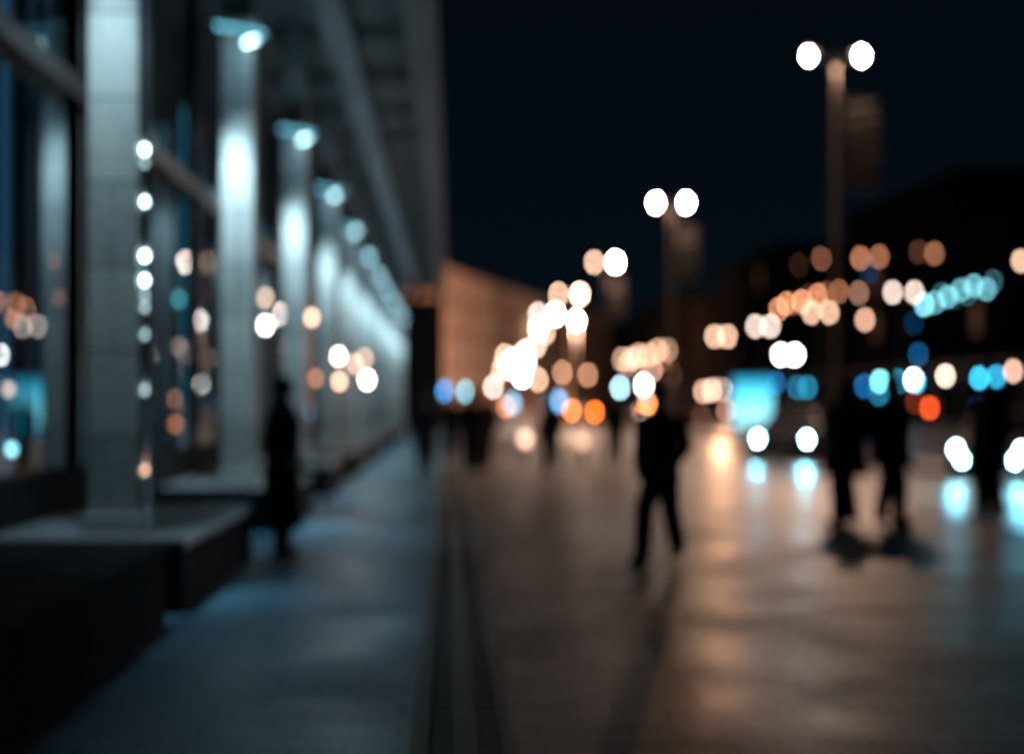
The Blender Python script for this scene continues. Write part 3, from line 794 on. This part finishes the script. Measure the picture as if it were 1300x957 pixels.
def person(label, loc, rz, H=1.72, stride=.0, spread=.09, coat_len=.80, coat_m=black_cloth, leg_m=denim, arm='down', bag=None, bulk=1.0, hood=False, long_hair=False, group='people on foot'):
    k = H / 1.75
    t = thing('person', label, 'person', loc, rz, group)
    V = lambda x, y, z: Vector((x * k, y * k, z * k))
    drop = stride * stride * .55
    pz = .93 - drop
    J = {'pelvis': V(0, 0, pz), 'waist': V(0, .0, pz + .17), 'chest': V(0, .01, pz + .36), 'neck': V(0, .0, pz + .56), 'jaw': V(0, .02, pz + .645), 'head': V(0, .025, pz + .73), 'crown': V(0, .015, pz + .79)}
    E = [('pelvis', 'waist'), ('waist', 'chest'), ('chest', 'neck'), ('neck', 'jaw'), ('jaw', 'head'), ('head', 'crown')]
    R = {'pelvis': (.15 * k, .115 * k), 'waist': (.135 * k, .10 * k), 'chest': (.16 * k, .115 * k), 'neck': .055 * k, 'jaw': (.065 * k, .075 * k), 'head': (.078 * k, .095 * k), 'crown': (.06 * k, .075 * k)}
    legs = {}
    for s, n in ((-1, 'l'), (1, 'r')):
        f = stride * s
        hip = V(.09 * s, 0, pz - .05)
        ank = V(spread * s, f, .09 + (.05 if f < -.05 else 0))
        kn = (hip + ank) / 2 + V(0, .035 + abs(f) * .12, .02)
        toe = ank + V(.02 * s, .16, -.05 - (.03 if f < -.05 else 0))
        J['hip' + n], J['knee' + n], J['ankle' + n], J['toe' + n] = hip, kn, ank, toe
        R['hip' + n], R['knee' + n], R['ankle' + n], R['toe' + n] = .088 * k, .058 * k, .042 * k, .035 * k
        E += [('pelvis', 'hip' + n), ('hip' + n, 'knee' + n), ('knee' + n, 'ankle' + n), ('ankle' + n, 'toe' + n)]
        legs[n] = (hip, kn, ank, toe)
        sh = V(.19 * s, 0, pz + .49)
        if arm == 'down':
            el = V(.25 * s, -.03 - f * .35, pz + .21); wr = V(.25 * s, .06 - f * .6, pz - .02)
        elif arm == 'phone' and s > 0:
            el = V(.24 * s, .02, pz + .22); wr = V(.10 * s, .24, pz + .34)
        else:
            el = V(.27 * s, -.06, pz + .22); wr = V(.19 * s, .1, pz + .03)
        J['shoulder' + n], J['elbow' + n], J['wrist' + n] = sh, el, wr
        R['shoulder' + n], R['elbow' + n], R['wrist' + n] = .062 * k, .044 * k, .03 * k
        d = (wr - el).normalized()
        palm = wr + d * .07 * k
        J['palm' + n] = palm; R['palm' + n] = (.036 * k, .02 * k)
        E += [('chest', 'shoulder' + n), ('shoulder' + n, 'elbow' + n), ('elbow' + n, 'wrist' + n), ('wrist' + n, 'palm' + n)]
        fw = Vector((0, 1, 0)); side = (fw - d * fw.dot(d)).normalized(); inw = Vector((-s, 0, 0))
        for q, (o_, ln) in enumerate(((-.026, .055), (-.009, .072), (.009, .078), (.026, .07))):
            a = palm + side * o_ * k + d * .03 * k
            b1 = a + d * ln * .5 * k; c1 = b1 + (d * .8 + inw * .5).normalized() * ln * .5 * k
            na, nb = 'f%d%s' % (q, n), 'g%d%s' % (q, n)
            J[na], J[nb] = b1, c1; R[na], R[nb] = .0095 * k, .008 * k
            E += [('palm' + n, na), (na, nb)]
        ta = wr + d * .035 * k + side * .045 * k + inw * .01; tb = ta + (d * .9 + side * .3).normalized() * .04 * k
        J['t' + n], J['u' + n] = ta, tb; R['t' + n], R['u' + n] = .012 * k, .009 * k
        E += [('wrist' + n, 't' + n), ('t' + n, 'u' + n)]
        legs['arm' + n] = (sh, el, wr)
    skin_body(J, E, R, 'body', t, [skin_m], 0)
    # face and hair
    hd = J['head']
    for s in (-1, 1):
        MB().sphere(hd + V(.03 * s, .088, -.01), .012 * k, 8, 6).build('eye', mat('eye', (.6, .6, .6), .2), t)
        MB().sphere(hd + V(.078 * s, .0, -.02), .03 * k, 10, 8, (.35, .7, 1)).build('ear', skin_m, t, True)
    MB().sphere(hd + V(0, .098, -.035), .017 * k, 8, 6, (.8, 1.1, 1.5)).build('nose', skin_m, t, True)
    MB().sphere(hd + V(0, .085, -.075), .02 * k, 8, 6, (1.2, .5, .35)).build('mouth', mat('lips', (.3, .13, .11), .5), t, True)
    hb = MB().sphere(hd + V(0, -.018, .03), .104 * k, 16, 12, (.90, 1.02, 1.0))
    if long_hair: hb.tube([hd + V(0, -.06, .03), hd + V(0, -.085, -.1), hd + V(0, -.09, -.24)], [(.085 * k, .05 * k), (.1 * k, .05 * k), (.07 * k, .03 * k)], 14)
    hb.build('hair', hair_m, t, True)
    # trousers, shoes, coat
    for n in ('l', 'r'):
        h_, kn, an, to = legs[n]
        MB().tube([h_ + V(0, 0, .04), h_ - V(0, 0, .12), kn + V(0, 0, .03), (kn + an) / 2, an + V(0, -.005, .0)], [.108 * k, .116 * k, .095 * k, .088 * k, .08 * k], 14).build('trouser_leg', leg_m, t, True)
        fwd = Vector((to.x - an.x, to.y - an.y, 0)).normalized()
        base = an.copy(); base.z = an.z - .09 * k
        sh = MB()
        rg = []
        for (u, w, hh) in ((-.085, .028, .05), (-.06, .04, .09), (.0, .043, .105), (.07, .046, .075), (.13, .044, .055), (.175, .03, .035)):
            c = base + fwd * u * k; sd = Vector((fwd.y, -fwd.x, 0))
            rg.append([c + sd * w * k * math.cos(a) + Vector((0, 0, max(.0, (math.sin(a) * .5 + .5)) * hh * k)) for a in [2 * PI * q / 12 for q in range(12)]])
        sh.loft(rg).build('shoe', shoe_m, t, True)
    cz0 = pz + .02 - coat_len + .62
    cz0 = max(.25, cz0)
    lv = [(cz0, .25 if coat_len > .8 else .205, .19 if coat_len > .8 else .155), ((cz0 + pz) / 2, .215, .165), (pz + .12, .195, .15), (pz + .3, .215, .16), (pz + .42, .225, .155), (pz + .51, .19, .125), (pz + .56, .10, .09), (pz + .60, .075, .08)]
    cm_ = MB()
    cm_.loft([[V(a * bulk * math.cos(q), b * bulk * math.sin(q) + .005, z) for q in [2 * PI * j / 20 for j in range(20)]] for z, a, b in lv])
    for n in ('l', 'r'):
        s_, e_, w_ = legs['arm' + n]
        cm_.tube([s_ + (s_ - e_).normalized() * .04 * k, s_, e_, w_ - (w_ - e_) * .02], [.05 * k, .085 * k, .066 * k, .052 * k], 12)
    cm_.build('coat', coat_m, t, True)
    if hood: MB().sphere(hd + V(0, -.03, .01), .125 * k, 14, 10, (.95, 1, 1.1)).build('hood', coat_m, t, True)
    if bag == 'backpack':
        MB().box(V(0, -.23, pz + .3), (.32 * k, .18 * k, .46 * k), bevel=.05).build('backpack', navy_cloth, t)
    if bag == 'shoulder':
        MB().box(V(.29, .0, pz - .08), (.11 * k, .32 * k, .26 * k), bevel=.03).build('shoulder_bag', black_cloth, t)
    return t

def feet(px, py):
    y = EYE * F / (py - VY); return ((px - VX) * y / F, y, 0)
person('person in a long dark coat standing against the ledges under the columns', feet(358, 703), math.radians(-100), 1.72, .02, .08, 1.3, black_cloth, denim, 'hands', None, bulk=1.1, group=None)
person('person in dark clothes striding across the plaza with legs apart', feet(838, 713), math.radians(140), 1.66, .17, .10, .78, black_cloth, denim, 'hands', group=None)
person('person in a long dark coat facing left on the right of the plaza', feet(1073, 667), math.radians(95), 1.74, .06, .07, .95, black_cloth, denim, 'phone', bulk=1.5, long_hair=True)
person('person with a backpack facing right on the plaza near the road', feet(1130, 667), math.radians(-85), 1.78, .08, .08, .85, navy_cloth, denim, 'down', 'backpack', bulk=1.45)
person('person in dark clothes at the kerb near the picture edge', feet(1257, 660), math.radians(120), 1.72, .05, .08, .85, black_cloth, denim, 'down')
d1 = person('distant person in a blue coat under the end of the canopy', feet(540, 601), math.radians(180), 1.68, .1, .09, .95, navy_cloth, denim, 'down', 'shoulder', long_hair=True)
d2 = person('distant person in a dark jacket walking away beside the drain channel', feet(598, 602), 0, 1.76, .15, .09, .8, black_cloth, denim, 'down')
dup(d2, feet(615, 596), math.radians(10), 'distant person walking close behind another by the drain channel')
dup(d1, feet(700, 598), math.radians(160), 'distant person between the two bright bollard lamps')
dup(d2, feet(780, 592), math.radians(-30), 'distant person on the plaza behind the striding one')
dup(d2, feet(572, 585), math.radians(170), 'most distant person, straight ahead below the canopy end')

# ------------------------------------------------------------------ world, camera, render settings
w = bpy.data.worlds.new('World'); bpy.context.scene.world = w; w.use_nodes = True
nt = w.node_tree
for n in list(nt.nodes): nt.nodes.remove(n)
out = nt.nodes.new('ShaderNodeOutputWorld'); bg = nt.nodes.new('ShaderNodeBackground')
tc = nt.nodes.new('ShaderNodeTexCoord'); sp = nt.nodes.new('ShaderNodeSeparateXYZ'); cr = nt.nodes.new('ShaderNodeValToRGB')
nt.links.new(tc.outputs['Generated'], sp.inputs['Vector']); nt.links.new(sp.outputs['Z'], cr.inputs['Fac'])
cr.color_ramp.elements[0].position = 0; cr.color_ramp.elements[0].color = (.0022, .006, .010, 1)
cr.color_ramp.elements[1].position = .35; cr.color_ramp.elements[1].color = (.0006, .0024, .0046, 1)
nt.links.new(cr.outputs['Color'], bg.inputs['Color']); bg.inputs['Strength'].default_value = .8
nt.links.new(bg.outputs['Background'], out.inputs['Surface'])

cam = bpy.data.cameras.new('camera'); co = bpy.data.objects.new('camera', cam); C.objects.link(co)
co.location = (0, 0, EYE); co.rotation_euler = (PI / 2, 0, 0)
cam.lens = 50; cam.sensor_width = 36; cam.sensor_fit = 'HORIZONTAL'
cam.shift_x = (650 - VX) / 1300.0; cam.shift_y = (VY - 478.5) / 1300.0
cam.clip_start = .05; cam.clip_end = 2000
cam.dof.use_dof = True; cam.dof.focus_distance = 4.2; cam.dof.aperture_fstop = .645; cam.dof.aperture_blades = 0; cam.dof.aperture_ratio = 1.22
sc = bpy.context.scene
sc.camera = co
sc.view_settings.view_transform = 'Standard'; sc.view_settings.look = 'None'; sc.view_settings.exposure = 0; sc.view_settings.gamma = 1
cy = sc.cycles
cy.use_denoising = True
try: cy.denoiser = 'OPENIMAGEDENOISE'
except Exception: pass
cy.use_adaptive_sampling = False
cy.max_bounces = 5; cy.diffuse_bounces = 2; cy.glossy_bounces = 3; cy.transparent_max_bounces = 8
cy.sample_clamp_indirect = 30; cy.sample_clamp_direct = 0
cy.caustics_reflective = False; cy.caustics_refractive = False
cy.use_light_tree = True
